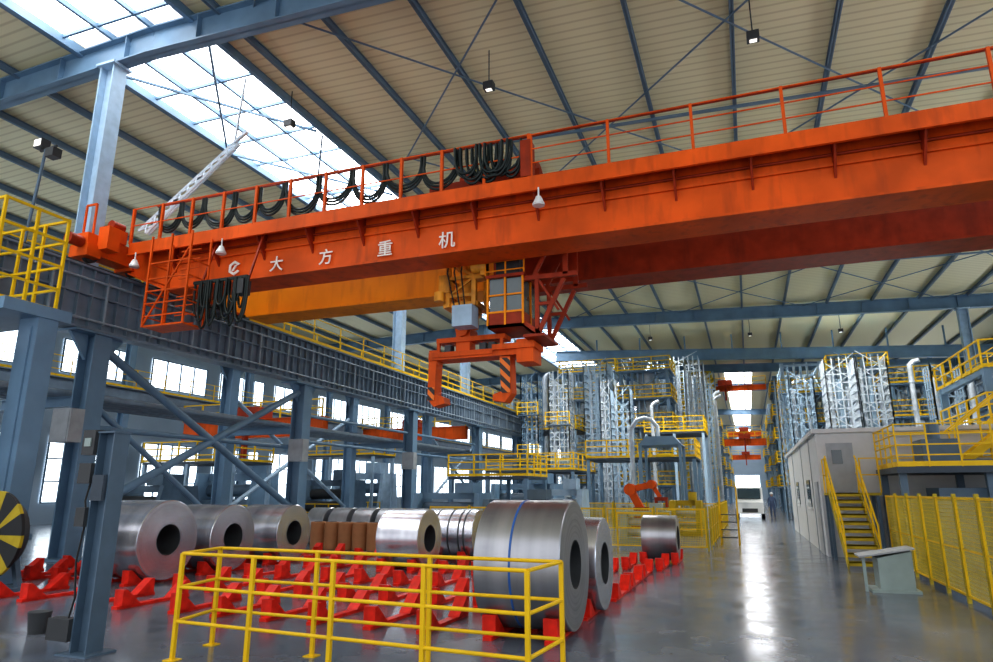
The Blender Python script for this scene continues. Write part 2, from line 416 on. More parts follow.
brace([((x,23.9,5.9),(x,33.3,1.0)),((x,33.3,5.9),(x,23.9,1.0))],.1,'crossed pale tubular braces between two columns',PALEBLUE)
brace([((x,44,5.9),(x,53.3,1.0)),((x,53.3,5.9),(x,44,1.0))],.1,'crossed pale tubular braces between two columns',PALEBLUE)
for (xx,r) in ((-18.5,.10),(-18.95,.07),(-19.4,.12),(-20.0,.08),(-20.5,.06)):
    tag(MB().tube((xx,8,4.5+r),(xx,95,4.5+r),r,8).obj('service_pipe',PIPE),'long pale service pipe running beside the crane runway','pipe','service pipes')
r=thing('crane_runway_girder',(-21.5,8,7.5),'slate crane runway girder of the neighbouring bay','crane runway','crane runways')
m=MB(); m.ibeam((-21.5,8,7.9),(-21.5,120,7.9),.4,.8,.05); m.obj('girder_beam',RUNWAY,r)
r=thing('crane_runway_girder',(-32.6,8,6.5),'slate crane runway girder along the neighbouring bay wall','crane runway','crane runways')
m=MB(); m.ibeam((-32.5,8,7.0),(-32.5,120,7.0),.4,1.0,.05); 
for k in range(12): m.beam((-33,18+k*5,6.6),(-32.5,18+k*5,6.6),.2)
m.obj('girder_beam',RUNWAY,r); grail(r,[[(-32.3,8),(-32.3,100)]],7.5,sp=2)
for y in (13.7,23.6,33.6,43.6,53.6):
    tag(MB().ibeam((-17.9,y,4.35),(-21.2,y,4.35),.2,.3,.02).obj('tie_beam',STEELBLUE),'short steel tie beam joining two rows of columns','tie beam','tie beams')
for (bx,by,bz) in ((-17.2,12.9,3.1),(-17.1,22.9,3.0),(-17.2,32.8,3.0)):
    b=thing('electrical_box',(bx,by,bz),'pale grey electrical cabinet fixed to a column','electrical cabinet','column cabinets')
    MB().box(bx-.35,bx+.35,by-.2,by+.2,bz,bz+.9).obj('cabinet_body',GREY,b); MB().box(bx-.30,bx+.30,by-.22,by-.2,bz+.05,bz+.85).obj('cabinet_door',GREY,b)

# ---------------------------------------------------------------- bridge crane
C=thing('overhead_crane',(-2,16,7.6),'orange double-girder overhead bridge crane with walkway and festoon cables','overhead crane')
xa,xb=-15.6,12.4
m=MB()
m.prism([(xa,14.2,7.62),(xa-1.6,14.2,8.3),(xa-1.6,14.2,9.1),(xb,14.2,9.1),(xb,14.2,7.62)],(0,.06,0))
m.prism([(xa,15.0,7.62),(xa-1.6,15.0,8.3),(xa-1.6,15.0,9.1),(xb,15.0,9.1),(xb,15.0,7.62)],(0,.06,0))
m.box(xa,xb,14.1,15.16,7.56,7.62); m.box(xa-1.6,xb,14.12,15.18,9.04,9.1)
m.beam((xa,14.63,7.59),(xa-1.62,14.63,8.28),1.05,.05)
m.box(xa-.2,xb,14.14,14.2,8.36,8.42)
m.obj('near_girder',ORANGE,C)
for (g0,g1,MM,lab) in ((xa,-6.6,ORANGE2,'girder section coloured amber as if lit'),(-6.6,xb,REDORG,'girder section coloured dark red-orange as if shaded')):  # one girder, its lit and shaded stretches put into the colours
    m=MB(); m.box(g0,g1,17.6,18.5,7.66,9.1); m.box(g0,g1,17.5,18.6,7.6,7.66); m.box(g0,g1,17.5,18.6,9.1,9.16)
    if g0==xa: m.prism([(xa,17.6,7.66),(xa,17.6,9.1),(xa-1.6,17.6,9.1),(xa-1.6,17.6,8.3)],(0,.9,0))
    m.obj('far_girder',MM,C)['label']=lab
YW=13.72
m=MB(); m.box(xa-1.2,xb,YW,14.12,8.98,9.02); m.box(xa-1.2,xb,YW-.03,YW,8.66,9.04); m.box(xa-1.2,xb,YW-.08,YW,8.64,8.67)
m.obj('walkway',ORANGE,C)
for k in range(18):
    xx=xa+.2+k*1.6
    MB().prism([(xx,14.2,8.98),(xx,YW,8.98),(xx,YW,8.75),(xx,14.2,8.1)],(.05,0,0)).obj('walkway_bracket',REDORG,C)
postrail(C,[(-4.2,YW),(xb,YW)],9.02,(1.12,.74,.38),1.85,.014,ORANGE,pr=.032)
postrail(C,[(xa-1.2,YW),(-4.25,YW)],9.02,(1.14,.60),1.15,.016,ORANGE,pr=.036)
postrail(C,[(xa-1.2,18.7),(xb,18.7)],9.16,(1.15,.6),1.95,.022,ORANGE)
m=MB(); m.tube((xa,14.16,8.62),(xb,14.16,8.62),.035,6); m.obj('conduit',REDORG,C)
for ex in (-17.4,12.9):
    e=MB(); e.box(ex-.28,ex+.28,12.6,19.8,8.45,9.05)
    for yy in (12.7,14.2,18.0,19.5): e.box(ex-.36,ex+.36,yy-.12,yy+.32,8.35,8.7)
    e.box(ex-.15,ex+.35,13.3,13.8,9.05,9.45); e.box(ex+.3 if ex<0 else ex-.9,ex+.7 if ex<0 else ex-.3,12.9,13.3,8.6,9.3)
    e.beam((ex-.2,12.8,9.0),(ex-.2,12.8,10.0),.05); e.beam((ex+.2,12.8,9.0),(ex+.2,12.8,10.0),.05); e.beam((ex-.2,12.8,10.0),(ex+.2,12.8,10.0),.05)
    e.obj('end_carriage',ORANGE,C)
    for yy in (12.95,14.4,18.2,19.5): MB().lathe([(-.07,0.001),(-.07,.22),(.07,.22),(.07,0.001)],'x',(ex,yy,8.47),20,False).obj('carriage_wheel',DKGREY,C)
    MB().tube((ex+.1,12.55,8.75),(ex+.1,12.15,8.75),.17,14).obj('drive_motor',REDORG,C); MB().tube((ex+.1,13.4,9.6),(ex+.1,13.8,9.6),.15,14).obj('drive_motor',REDORG,C)
m=MB()
cx0,cx1,cy0,cy1=-14.95,-13.55,12.9,13.6
m.box(cx0,cx1,cy0,cy1,6.1,6.15)
for z in (6.4,6.75,7.1,7.45,7.9):
    for a,b in (((cx0,cy0),(cx1,cy0)),((cx1,cy0),(cx1,cy1)),((cx0,cy0),(cx0,cy1))):
        m.beam((a[0],a[1],z),(b[0],b[1],z),.035)
for a in ((cx0,cy0),(cx1,cy0),(cx0,cy1),(cx1,cy1),((cx0+cx1)/2,cy0)): m.beam((a[0],a[1],6.1),(a[0],a[1],8.7),.05)
m.beam((cx0,cy0,6.15),(cx1,cy0,8.3),.04)
for k in range(9): m.beam((cx0+.35,cy1,6.3+k*.27),(cx1-.35,cy1,6.3+k*.27),.03)
m.obj('service_cage',ORANGE,C)
m=MB()
for k in range(17):
    xx=-13.5+k*.095; d=.95+.3*math.sin(k*1.3); w=.16+.05*math.sin(k*2.1)
    pts=[(xx+w*math.cos(t),13.3+.12*math.sin(k*1.9),7.3-d*math.sin(t)**.7) for t in [math.pi*j/12 for j in range(13)]]
    m.path(pts,.034,5)
m.beam((-13.7,13.3,7.32),(-11.9,13.3,7.32),.08); m.obj('cable_bundle',CABLE,C)
MB().beam((-13.6,13.45,7.32),(-13.6,13.9,8.8),.05).obj('cable_bracket',REDORG,C)
MB().beam((-12.0,13.45,7.32),(-12.0,13.9,8.8),.05).obj('cable_bracket',REDORG,C)
MB().box(-12.25,-11.95,13.2,13.5,6.85,7.25).obj('junction_box',DKGREY,C)
YF=YW+.10
m=MB(); m.beam((-16.0,YF,10.16),(12,YF,10.16),.05,.05)
m.obj('festoon_rail',REDORG,C)
m=MB(); x=-15.9
while x<-7.1:
    w=.86+.34*random.random(); d=.84+.22*random.random(); sk=.15*(random.random()-.5)
    for off in (0,.08,.15):
        n=20
        pts=[(x+w*(.5-.5*math.cos(math.pi*t))+off*.6*(1-2*t)+sk*math.sin(math.pi*t), YF-off*.3,10.12-(d-off)*math.sin(math.pi*t)**.75) for t in [i/n for i in range(n+1)]]
        m.path(pts,.035,6)
    x+=w*.93
while x<-4.9:
    w=.5+.15*random.random(); d=.80+.22*random.random()
    for off in (0,.09):
        pts=[(x+w*(.5-.5*math.cos(math.pi*t)),YF-.10-off*.5-.08*math.sin(x*9),10.08-(d-off)*math.sin(math.pi*t)**.6) for t in [i/16 for i in range(17)]]
        m.path(pts,.036,5)
    x+=.13
m.obj('festoon_cable',CABLE,C)
MB().box(-4.45,-4.2,YW-.05,YW+.3,9.05,10.0).obj('festoon_anchor',REDORG,C)
for lx in (-16.4,-13.2,-4.0,5.3):
    l=MB(); l.tube((lx,YW-.1,8.68),(lx,YW-.1,8.45),.02,8); l.tube((lx,YW-.1,8.45),(lx,YW-.1,8.25),.06,14,.15)
    l.tube((lx,YW-.1,8.245),(lx,YW-.1,8.22),.14,14); l.obj('work_lamp',WHITE,C)
def letter(ch,x,z,size,parent):
    cu=bpy.data.curves.new('lettering','FONT'); cu.body=ch; cu.size=size; cu.extrude=.012; cu.align_x='CENTER'; cu.offset=.003
    o=bpy.data.objects.new('t',cu); COL.objects.link(o); bpy.context.view_layer.update()
    dg=bpy.context.evaluated_depsgraph_get(); me=bpy.data.meshes.new_from_object(o.evaluated_get(dg)); bpy.data.objects.remove(o)
    me.materials.clear(); me.materials.append(LETTER)
    t=bpy.data.objects.new('girder_lettering',me); COL.objects.link(t); t.parent=parent
    t.rotation_euler=(math.radians(90),0,0); t.location=Vector((x,14.13,z))-WP[parent.name]
for ch,lx in (('大',-11.7),('方',-10.1),('重',-8.3),('机',-6.55)): letter(ch,lx,7.75,.46,C)
m=MB(); c=Vector((-13.15,14.12,7.97))
H3=lambda r,k: c+Vector((r*math.cos(math.radians(60*k+30)),0,r*math.sin(math.radians(60*k+30))))
for k in (0,1,2,3,4):
    m.prism([H3(.22,k),H3(.22,k+1),H3(.14,k+1),H3(.14,k)],(0,.03,0))
m.prism([c+Vector((-.09,0,-.08)),c+Vector((-.02,0,-.08)),c+Vector((.10,0,.09)),c+Vector((.02,0,.09))],(0,.03,0))
m.obj('girder_emblem',LETTER,C)
T=MB(); T.box(-7.2,-4.2,14.4,18.3,9.3,9.6)
for xx in (-6.9,-4.5):
    for yy in (14.6,18.05): T.box(xx-.2,xx+.2,yy-.12,yy+.12,9.16,9.4)
T.box(-6.6,-5.2,15.2,17.4,9.6,9.9)
T.tube((-6.8,15.8,10.1),(-4.6,15.8,10.1),.38,20)
T.tube((-6.4,17.0,10.0),(-5.2,17.0,10.0),.25,16)
T.obj('trolley',REDORG,C)
AMB=mat('mast_amber_paint',(.80,.34,.03),.5,var=.3,dirt=(.12,.07,.03))
m=MB()
for xx,yy in ((-7.15,15.6),(-6.4,15.6),(-7.15,16.5),(-6.4,16.5)): m.beam((xx,yy,6.6),(xx,yy,9.3),.12)
for z in (6.9,7.4,7.9,8.5): m.box(-7.2,-6.35,15.55,15.65,z-.04,z+.04); m.box(-7.2,-7.1,15.6,16.5,z-.04,z+.04)
m.beam((-7.15,15.6,6.9),(-6.4,15.6,7.4),.06); m.beam((-6.4,15.6,7.4),(-7.15,15.6,7.9),.06)
m.tube((-6.8,16.05,6.0),(-6.8,16.05,9.2),.17,16); m.tube((-6.8,16.05,6.45),(-6.8,16.05,6.75),.42,20); m.box(-7.3,-6.3,15.6,16.5,6.6,6.72); m.box(-7.05,-6.55,15.8,16.3,6.1,6.4)
m.box(-7.4,-7.1,15.5,15.9,7.0,7.5); m.tube((-7.35,15.45,7.0),(-7.35,15.45,6.75),.14,12); m.box(-6.4,-6.1,15.5,15.8,7.3,7.9)
m.obj('hoist_mast',AMB,C)
m=MB(); m.tube((-6.35,15.35,7.55),(-5.95,15.35,7.55),.16,14); m.box(-6.1,-5.95,15.25,15.5,7.3,7.8); m.obj('hoist_motor',AMB,C)
m=MB()
for k in range(3): m.path([(-7.05+.2*k,15.45,9.0),(-7.02+.2*k,15.42,8.2),(-7.1+.2*k,15.4,7.5),(-6.9+.15*k,15.42,6.6)],.02,5)
m.obj('hoist_hose',BLACK,C)
MB().box(-6.75,-6.2,14.95,15.4,5.9,6.45).obj('control_cabinet',PALEBLUE,C)
cb=MB(); a0,a1,b0,b1,z0,z1=-5.9,-4.95,15.3,16.6,5.85,7.25
cb.box(a0,a1,b0,b1,z0,z0+.08); cb.box(a0-.05,a1+.05,b0-.05,b1+.05,z1-.08,z1); cb.box(a0,a1,b0,b0+.04,z0,z0+.4); cb.box(a1-.04,a1,b0,b1,z0,z0+.4); cb.box(a0,a0+.04,b0,b1,z0,z0+.4); cb.box(a0,a1,b1-.04,b1,z0,z1)
for xx in (a0+.2,a1-.2): cb.beam((xx,15.9,z1),(xx,15.9,9.3),.12)
co=cb.obj('operator_cabin',REDORG,C)
m=MB()
for xx,yy in ((a0,b0),(a1,b0),((a0+a1)/2,b0),(a1,b1),(a1,(b0+b1)/2),(a0,b1)): m.beam((xx,yy,z0+.06),(xx,yy,z1-.06),.05)
m.box(a0,a1,b0-.01,b0+.03,z0+.84,z0+.88); m.box(a0,a1,b0-.015,b0+.03,z0+.38,z0+.43)
m.obj('window_frame',ORANGE2,co)
CG=mat('cabin_glass',(.09,.13,.14),.10,spec=.8)
for (p0,p1) in ((a0+.04,(a0+a1)/2-.03),((a0+a1)/2+.03,a1-.04)): MB().box(p0,p1,b0+.03,b0+.04,z0+.4,z1-.1).obj('cabin_window',CG,co)
MB().box(a1-.04,a1-.03,b0+.06,b1-.06,z0+.4,z1-.1).obj('cabin_window',CG,co)
MB().box(-5.75,-5.1,15.5,15.9,7.3,7.75).obj('cooling_unit',DKGREY,C)
m=MB()
for k in range(4): m.beam((-5.95,15.25,7.35+.25*k),(-4.9,15.25,7.35+.25*k),.03)
for xx in (-5.95,-5.4,-4.9): m.beam((xx,15.25,7.25),(xx,15.25,8.15),.035)
m.obj('cabin_guardrail',ORANGE2,C)
m=MB()
for yy in (15.4,16.5):
    m.beam((-4.6,yy,5.6),(-4.6,yy,7.2),.10); m.beam((-4.6,yy,5.6),(-3.9,yy,7.0),.10); m.beam((-4.95,yy,7.1),(-3.55,yy,7.1),.12); m.beam((-4.6,yy,6.4),(-4.2,yy,6.4),.08); m.beam((-3.85,yy,7.1),(-3.85,yy,9.3),.12); m.beam((-4.7,yy,7.1),(-3.9,yy,8.6),.09)
    m.beam((-4.95,yy,5.95),(-4.5,yy,5.6),.1); m.beam((-4.6,yy,7.1),(-4.05,yy,6.2),.06)
m.box(-4.95,-4.4,15.3,16.6,5.55,5.62)
m.obj('support_frame',REDORG,C)
m=MB()
A=Vector((-17.6,14.6,9.9));B=Vector((-15.6,16.2,13.5))
for off in (Vector((0,0,0)),Vector((.32,0,-.12)),Vector((.05,.35,0))): m.beam(A+off,B+off*.6,.07)
for k in range(12):
    a=A.lerp(B,k/12);b=A.lerp(B,(k+1)/12); m.beam(a,b+Vector((.3,0,-.12))*(1-k/30),.04); m.beam(a+Vector((.3,0,-.12)),b,.04)
m.beam(B,B+Vector((.5,0,.3)),.1); m.beam(B,B+Vector((0,.2,2.6)),.06)
m.obj('lattice_mast',WHITEST,C)

# coil tongs
G=thing('coil_lifting_tong',(-6,16,4.0),'orange C-shaped coil lifting tongs hanging from the crane hoist','lifting tongs')
m=MB(); m.box(-7.75,-4.85,15.7,16.3,5.22,5.42); m.box(-5.9,-4.75,15.6,16.4,5.36,5.50); m.box(-5.25,-4.8,15.65,16.35,5.0,5.6); m.box(-7.6,-5.9,15.66,15.7,5.28,5.35); m.obj('cross_beam',ORANGE,G)
m=MB(); m.box(-7.55,-5.6,15.75,16.25,5.68,5.81); m.box(-7.0,-6.6,15.8,16.2,5.42,6.0); m.tube((-6.8,15.7,6.0),(-6.8,16.4,6.0),.18,18); m.beam((-7.5,15.8,5.68),(-7.5,15.8,5.4),.08); m.beam((-5.7,15.8,5.68),(-5.7,15.8,5.4),.08); m.obj('hanger_yoke',ORANGE,G)
for xx in (-7.2,-6.2,-5.95): MB().box(xx-.09,xx+.09,15.7,15.95,5.42,5.6).obj('clamp_motor',DKGREY,G)
m=MB(); m.prism([(-7.76,15.75,5.5),(-7.52,15.75,5.5),(-7.56,15.75,4.75),(-7.56,15.75,4.32),(-7.32,15.75,4.22),(-7.28,15.75,4.06),(-7.6,15.75,3.98),(-7.78,15.75,4.2)],(0,.4,0)); m.obj('tong_leg',ORANGE,G)
m=MB(); m.prism([(-5.45,15.75,5.2),(-5.74,15.75,5.2),(-5.72,15.75,4.75),(-5.70,15.75,4.3),(-5.93,15.75,4.22),(-5.93,15.75,4.07),(-5.6,15.75,4.02),(-5.42,15.75,4.25)],(0,.4,0)); m.obj('tong_leg',ORANGE,G)
m=MB(); m.prism([(-5.45,15.72,5.15),(-5.73,15.72,5.15),(-5.69,15.72,4.25),(-5.45,15.72,4.25)],(0,.02,0)); m.obj('hazard_plate',HAZ,G)
m=MB(); m.prism([(-7.57,15.72,4.5),(-7.76,15.72,4.5),(-7.77,15.72,4.15),(-7.57,15.72,4.15)],(0,.02,0)); m.obj('hazard_plate',HAZ,G)

# ---------------------------------------------------------------- coils and saddles
def coil(x,y,R,L,label,M=COILM,strap=None,r_in=.31,name='steel_coil'):
    c=thing(name,(x,y,.05),label,'steel coil','steel coils')
    z=.05+R; h=L/2; bv=.012
    m=MB().lathe([(-h,r_in),(-h,R-bv),(-h+bv,R),(h-bv,R),(h,R-bv),(h,r_in)],'x',(x,y,z),72)
    m.obj('coil_winding',M,c,org=(x,y,z))
    if strap:
        sw=.014 if R>.8 else .022
        for s in strap:
            MB().lathe([(s-sw,R+.001),(s-sw,R+.006),(s+sw,R+.006),(s+sw,R+.001)],'x',(x,y,z),72).obj('coil_strap',BLUEP if R>.8 else DKGREY,c)
    MB().lathe([(-h+.03,r_in-.012),(-h+.03,r_in+.0),(h+.004,r_in+.0),(h+.004,r_in-.012)],'x',(x,y,z),40).obj('coil_core',DKGREY,c)
    return c
coils=[(-2.80,9.05,.82,1.14,'large grey steel coil with blue strap resting on a red saddle',COILD,[-.08]),
(-2.78,10.75,.68,1.2,'bright silver steel coil on a red saddle behind a larger one',COILM,None),
(-2.3,18.9,.57,.9,'small dull steel coil standing apart on a red saddle',COILD,None),
(-7.55,17.3,.64,1.4,'silver steel coil with dark straps on a red saddle',COILM,[-.4,0,.3,.45]),
(-7.8,15.0,.67,1.1,'shiny silver steel coil on a red saddle',COILM,None),
(-12.05,11.1,.79,1.4,'large silver steel coil showing its wound end face',COILM,None),
(-12.0,13.0,.73,1.3,'silver steel coil beside a slightly larger one',COILM,None),
(-12.0,15.2,.71,1.4,'silver steel coil with dark hollow core',COILM,None)]
for (x,y,R,L,lab,M,st) in coils: coil(x,y,R,L,lab,M,st)
def saddle(x,y):
    s=thing('coil_saddle',(x,y,0),'low red steel coil saddle with wedge blocks bolted to the floor','coil saddle','red coil saddles')
    for sx in (-.40,.40): MB().box(x+sx-.06,x+sx+.06,y-.74,y+.74,0,.048).obj('base_bar',RED,s)
    for sx in (-.40,.40):
        for sy in (-1,1):
            MB().prism([(x+sx-.09,y+sy*.32,.048),(x+sx-.09,y+sy*.68,.048),(x+sx-.09,y+sy*.68,.29),(x+sx-.09,y+sy*.61,.29)],(.18,0,0)).obj('wedge_block',RED,s)
    return s
proto=None; used=[]
for (x,y,R,L,*_) in coils:
    if proto is None: proto=saddle(x,y)
    else: clone(proto,(x,y,0))
    used.append((x,y))
for y in (9.1,11.05,13.0,15.1,17.4):
    for x in (-4.55,-6.25,-7.95,-9.9,-12.05,-13.95,-15.4):
        if any(abs(x-a)<1.2 and abs(y-b)<1.6 for a,b in used): continue
        if x<-13 and y<10: continue
        clone(proto,(x,y,0))
for y in (12.6,14.2,15.8): clone(proto,(-2.7,y,0))
clone(proto,(-2.5,17.35,0))
pd=None
for k in range(9):
    x=-13.4+k*.53;y=19.3
    if pd is None:
        pd=thing('wrapped_coil',(x,y,0),'brown kraft-wrapped upright roll standing on the floor','wrapped roll','kraft-wrapped rolls')
        MB().lathe([(0,.001),(0,.24),(.03,.25),(.82,.25),(.85,.24),(.85,.001)],'z',(x,y,0),28,False).obj('paper_wrap',BROWN,pd)
        MB().lathe([(.855,.06),(.855,.14),(.865,.14),(.865,.06)],'z',(x,y,0),24).obj('end_disc',DKGREY,pd)
    else: clone(pd,(x,y,0))
dc=None
for k in range(7):
    x=-14.6+k*.95;y=21.3
    if dc is None:
        dc=coil(x,y,.6,.75,'small dark steel coil stored behind wrapped rolls',COILD,None,.2)
        dc['group']='small dark coils'
    else: clone(dc,(x,y,.05))
tag(MB().box(-15.2,-8.3,20.75,21.85,0,.05).obj('storage_mat',DKGREY),'low black rubber mat under stored coils','floor mat')

# ---------------------------------------------------------------- foreground railing
R_=thing('safety_railing',(-4,6.4,0),'bright yellow tubular safety railing enclosing a floor pit','safety railing')
cor=[(-6.1,6.2),(-1.9,5.92),(-1.82,6.78),(-6.25,6.95)]
ns=(4,1,3,1)
for i in range(4):
    a=Vector((*cor[i],0));b=Vector((*cor[(i+1)%4],0))
    for k in range(ns[i]):
        p=a.lerp(b,k/ns[i]); m=MB().beam(p,p+Vector((0,0,1.12)),.042); m.box(p.x-.07,p.x+.07,p.y-.07,p.y+.07,0,.012); m.obj('post',YELLOW,R_)
    for h in (1.12,.76,.40):
        MB().tube(a+Vector((0,0,h)),b+Vector((0,0,h)),.019,12).obj('rail',YELLOW,R_)

P=thing('steel_post',(-7.25,6.1,0),'slate steel post carrying electrical control boxes','steel post')
m=MB(); x,y=-7.28,6.1; m.beam((x-.12,y,0),(x-.12,y,2.5),.02,.22,up=(0,1,0)); m.beam((x+.12,y,0),(x+.12,y,2.5),.02,.22,up=(0,1,0)); m.beam((x,y,0),(x,y,2.5),.24,.02,up=(0,1,0)); m.box(x-.24,x+.24,y-.2,y+.2,0,.02); m.box(x-.15,x+.15,y-.13,y+.13,2.5,2.52); m.obj('post_shaft',STEELMID,P)
for (z0,z1,w) in ((2.24,2.54,.2),(1.9,2.14,.2),(1.4,1.62,.15),(.14,.38,.34)):
    MB().box(x-.13-w,x-.13,y-.16,y-.02,z0,z1).obj('switch_box',DKGREY,P)
MB().box(x-.08,x+.1,y-.16,y-.11,1.7,2.0).obj('control_panel',STEELDARK,P)
MB().box(x-.28,x-.18,y-.175,y-.16,2.34,2.44).obj('indicator',GREENP,P)
MB().path([(x-.2,y-.08,1.9),(x-.22,y-.1,1.7),(x-.2,y-.1,1.62)],.012,5).obj('cable',BLACK,P)
MB().path([(x-.2,y-.08,1.4),(x-.23,y-.1,1.0),(x-.19,y-.08,.6),(x-.22,y-.1,.38)],.012,5).obj('cable',BLACK,P)
m=MB().lathe([(0,.001),(0,.11),(.26,.14),(.27,.14),(.27,.001)],'z',(-8.9,6.7,0),20,False); tag(m.obj('bucket',DKGREY),'small dark plastic bucket on the floor','bucket')

WX=-13.35
W=thing('cable_reel',(WX,9.0,0),'black reel with narrow yellow hazard segments on a steel stand','cable reel')
ang=0
for k in range(16):
    da=2*math.pi/8*(.35 if k%2 else .65); a0=ang;a1=ang+da; ang=a1; c=Vector((WX,8.85,1.02))
    pts=[c]+[c+Vector((.8*math.cos(a0+(a1-a0)*j/4),0,.8*math.sin(a0+(a1-a0)*j/4))) for j in range(5)]
    MB().prism(pts,(0,.06,0)).obj('reel_segment',YELLOWD if k%2 else BLACK,W)
m=MB(); m.tube((WX,8.75,1.02),(WX,9.3,1.02),.14,16); m.tube((WX,8.93,1.02),(WX,9.15,1.02),.6,24); m.obj('reel_hub',DKGREY,W)
m=MB(); m.beam((WX-.4,9.25,0),(WX,9.25,1.0),.1); m.beam((WX+.4,9.25,0),(WX,9.25,1.0),.1); m.box(WX-.6,WX+.6,8.9,9.35,0,.08); m.obj('reel_stand',STEELMID,W)

Q=thing('access_platform',(-15.6,9.8,0),'blue-grey steel tower with yellow guardrail landing on top','access platform')
m=MB(); m.box(-14.75,-14.15,9.6,10.05,0,5.5); m.box(-16.6,-16.2,9.6,10.05,0,5.5); m.box(-16.8,-14.1,8.8,10.3,5.5,5.76); m.box(-14.6,-14.3,9.56,9.6,.4,5.3); m.obj('tower_leg',STEELBLUE,Q)
grail(Q,[[(-16.9,8.75),(-14.55,8.75),(-14.55,10.2),(-16.9,10.2)]],5.76,(2.3,1.75,1.15,.6),.7,.03)
m=MB(); m.box(-15.9,-15.1,8.0,9.0,0,4.9); m.box(-15.1,-15.06,8.1,8.9,.2,2.4); m.box(-15.1,-15.06,8.1,8.9,2.6,4.8); tag(m.obj('machine_cabinet',STEELMID),'tall slate machine cabinet with door panels','cabinet')
F_=thing('floodlight_mast',(-16.7,10.9,8.1),'slim steel mast with twin floodlights beside the crane rail','floodlight')
MB().tube((-17.1,10.9,8.1),(-16.9,10.9,10.7),.04,8).obj('pole',STEELMID,F_)
m=MB(); m.beam((-17.1,10.9,10.7),(-16.5,10.9,10.75),.05); m.box(-17.2,-16.9,10.75,11.0,10.75,11.0); m.box(-16.7,-16.4,10.75,11.0,10.4,10.65); m.obj('floodlight_head',DKGREY,F_)
MB().box(-17.17,-16.93,10.74,10.75,10.78,10.97).obj('lens',LAMPW,F_)

hb=None
for (x,y) in ((-15.0,18.2),(-7,18.2),(1.2,18.2),(-7,28),(1.2,28),(-7,38),(1.2,38),(8,38),(-7,58),(1.2,58),(8,58)):
    z=zr(x)-.4
    if hb is None:
        hb=thing('high_bay_lamp',(x,y,z),'black box-shaped high bay lamp hanging from the roof','ceiling lamp','high bay lamps')
        m=MB(); m.box(x-.17,x+.17,y-.13,y+.13,z,z+.26); m.obj('lamp_housing',DKGREY,hb); MB().box(x-.1,x+.1,y-.07,y+.07,z-.02,z).obj('lamp_lens',LAMPW,hb)
        MB().tube((x,y,z+.26),(x,y,z+1.5),.02,6).obj('suspension_rod',DKGREY,hb)
    else: clone(hb,(x,y,z))

# ---------------------------------------------------------------- right side
O=thing('office_cabin',(4,24,0),'off-white site office block with flat roof, window and door','office block')
m=MB(); m.box(2.0,7.3,22,37,0,3.5); m.box(1.9,7.4,21.9,37.1,3.5,3.62); m.obj('cabin_shell',WALLG,O)
MB().box(2.25,2.95,21.96,22.0,1.8,3.2).obj('door',GREY,O)
MB().box(2.38,2.65,21.94,21.96,2.6,3.0).obj('window_pane',GLASSD,O)
for y in (25.5,31):
    MB().box(1.965,2.0,y,y+1.2,1.3,2.2).obj('window_pane',GLASSD,O)
    MB().box(1.95,1.99,y-.08,y+1.28,1.22,1.3).obj('window_sill',WHITE,O)
MB().box(1.96,2.0,22.6,23.5,0,2.1).obj('door',GREY,O)
for y in (24.5,28.2,33.4): MB().box(1.975,2.0,y,y+.04,0,3.5).obj('wall_joint_strip',GREY,O)
T_=thing('staircase',(2.45,19.8,0),'yellow steel staircase rising to a raised platform','staircase')
s0,s1=2.1,2.85
NS=10; RZ=.178; GY=.24; YS=18.6
for k in range(NS):
    y=YS+k*GY; z=(k+1)*RZ
    m=MB().box(s0+.02,s1-.02,y,y+GY+.01,z-.03,z); m.box(s0+.02,s1-.02,y,y+.015,z-.1,z); m.obj('tread',YELLOWD,T_)
ZT=NS*RZ; YE=YS+NS*GY
for xx in (s0,s1):
    MB().beam((xx,YS-.05,.05),(xx,YE+.1,ZT+.05),.03,.22).obj('stringer',YELLOWD,T_)
    m=MB()
    for k in range(4):
        t=k/3.2; m.beam((xx,YS+.1+t*(YE-YS),.1+t*ZT),(xx,YS+.1+t*(YE-YS),1.05+t*ZT),.036)
    for h in (1.0,.55): m.beam((xx,YS+.1,h),(xx,YE+.1,h+ZT),.036)
    m.obj('handrail',YELLOW,T_)
MB().box(2.05,3.4,YE+.05,21.85,ZT-.07,ZT).obj('landing',YELLOWD,T_)
for a in ((2.1,YE+.1),(3.3,YE+.1),(2.1,21.8),(3.3,21.8)): MB().beam((a[0],a[1],0),(a[0],a[1],ZT-.07),.08).obj('landing_leg',STEELMID,T_)
grail(T_,[[(2.08,YE+.1),(2.08,21.8)]],ZT,(.95,.5),.7,.018,False)
grail(T_,[[(2.95,YE+.08),(3.4,YE+.08)]],ZT,(.95,.5),.4,.018,False)
E=thing('equipment_platform',(6.5,20.3,0),'raised steel platform with yellow guardrails over machinery','equipment platform')
MB().box(3.45,11,18.9,21.8,2.25,2.4).obj('deck',STEELDARK,E)
for x in (3.6,5.4,7.2,9.0,10.8):
    for y in (19.15,21.6): MB().box(x-.08,x+.08,y-.08,y+.08,0,2.25).obj('deck_leg',STEELMID,E)
postrail(E,[(3.5,21.75),(3.5,18.95),(10.9,18.95)],2.4,(1.05,.8,.55,.3),.7,.018,YELLOW,True)
grail(E,[[(3.5,21.76),(10.9,21.76)]],2.4,(1.05,.7,.35),.9,.02)
m=MB()
for yy in (21.0,21.6): m.beam((5.2,yy,2.4),(8.4,yy,4.9),.05,.2); m.beam((5.2,yy,3.4),(8.4,yy,5.9),.05)
for k in range(11): m.box(5.3+k*.28,5.58+k*.28,21.0,21.6,2.5+k*.22,2.54+k*.22)
for k in range(6): m.beam((5.3+k*.6,21.0,2.5+k*.47),(5.3+k*.6,21.0,3.45+k*.47),.04)
m.obj('stair_flight',YELLOW,E)
m=MB()
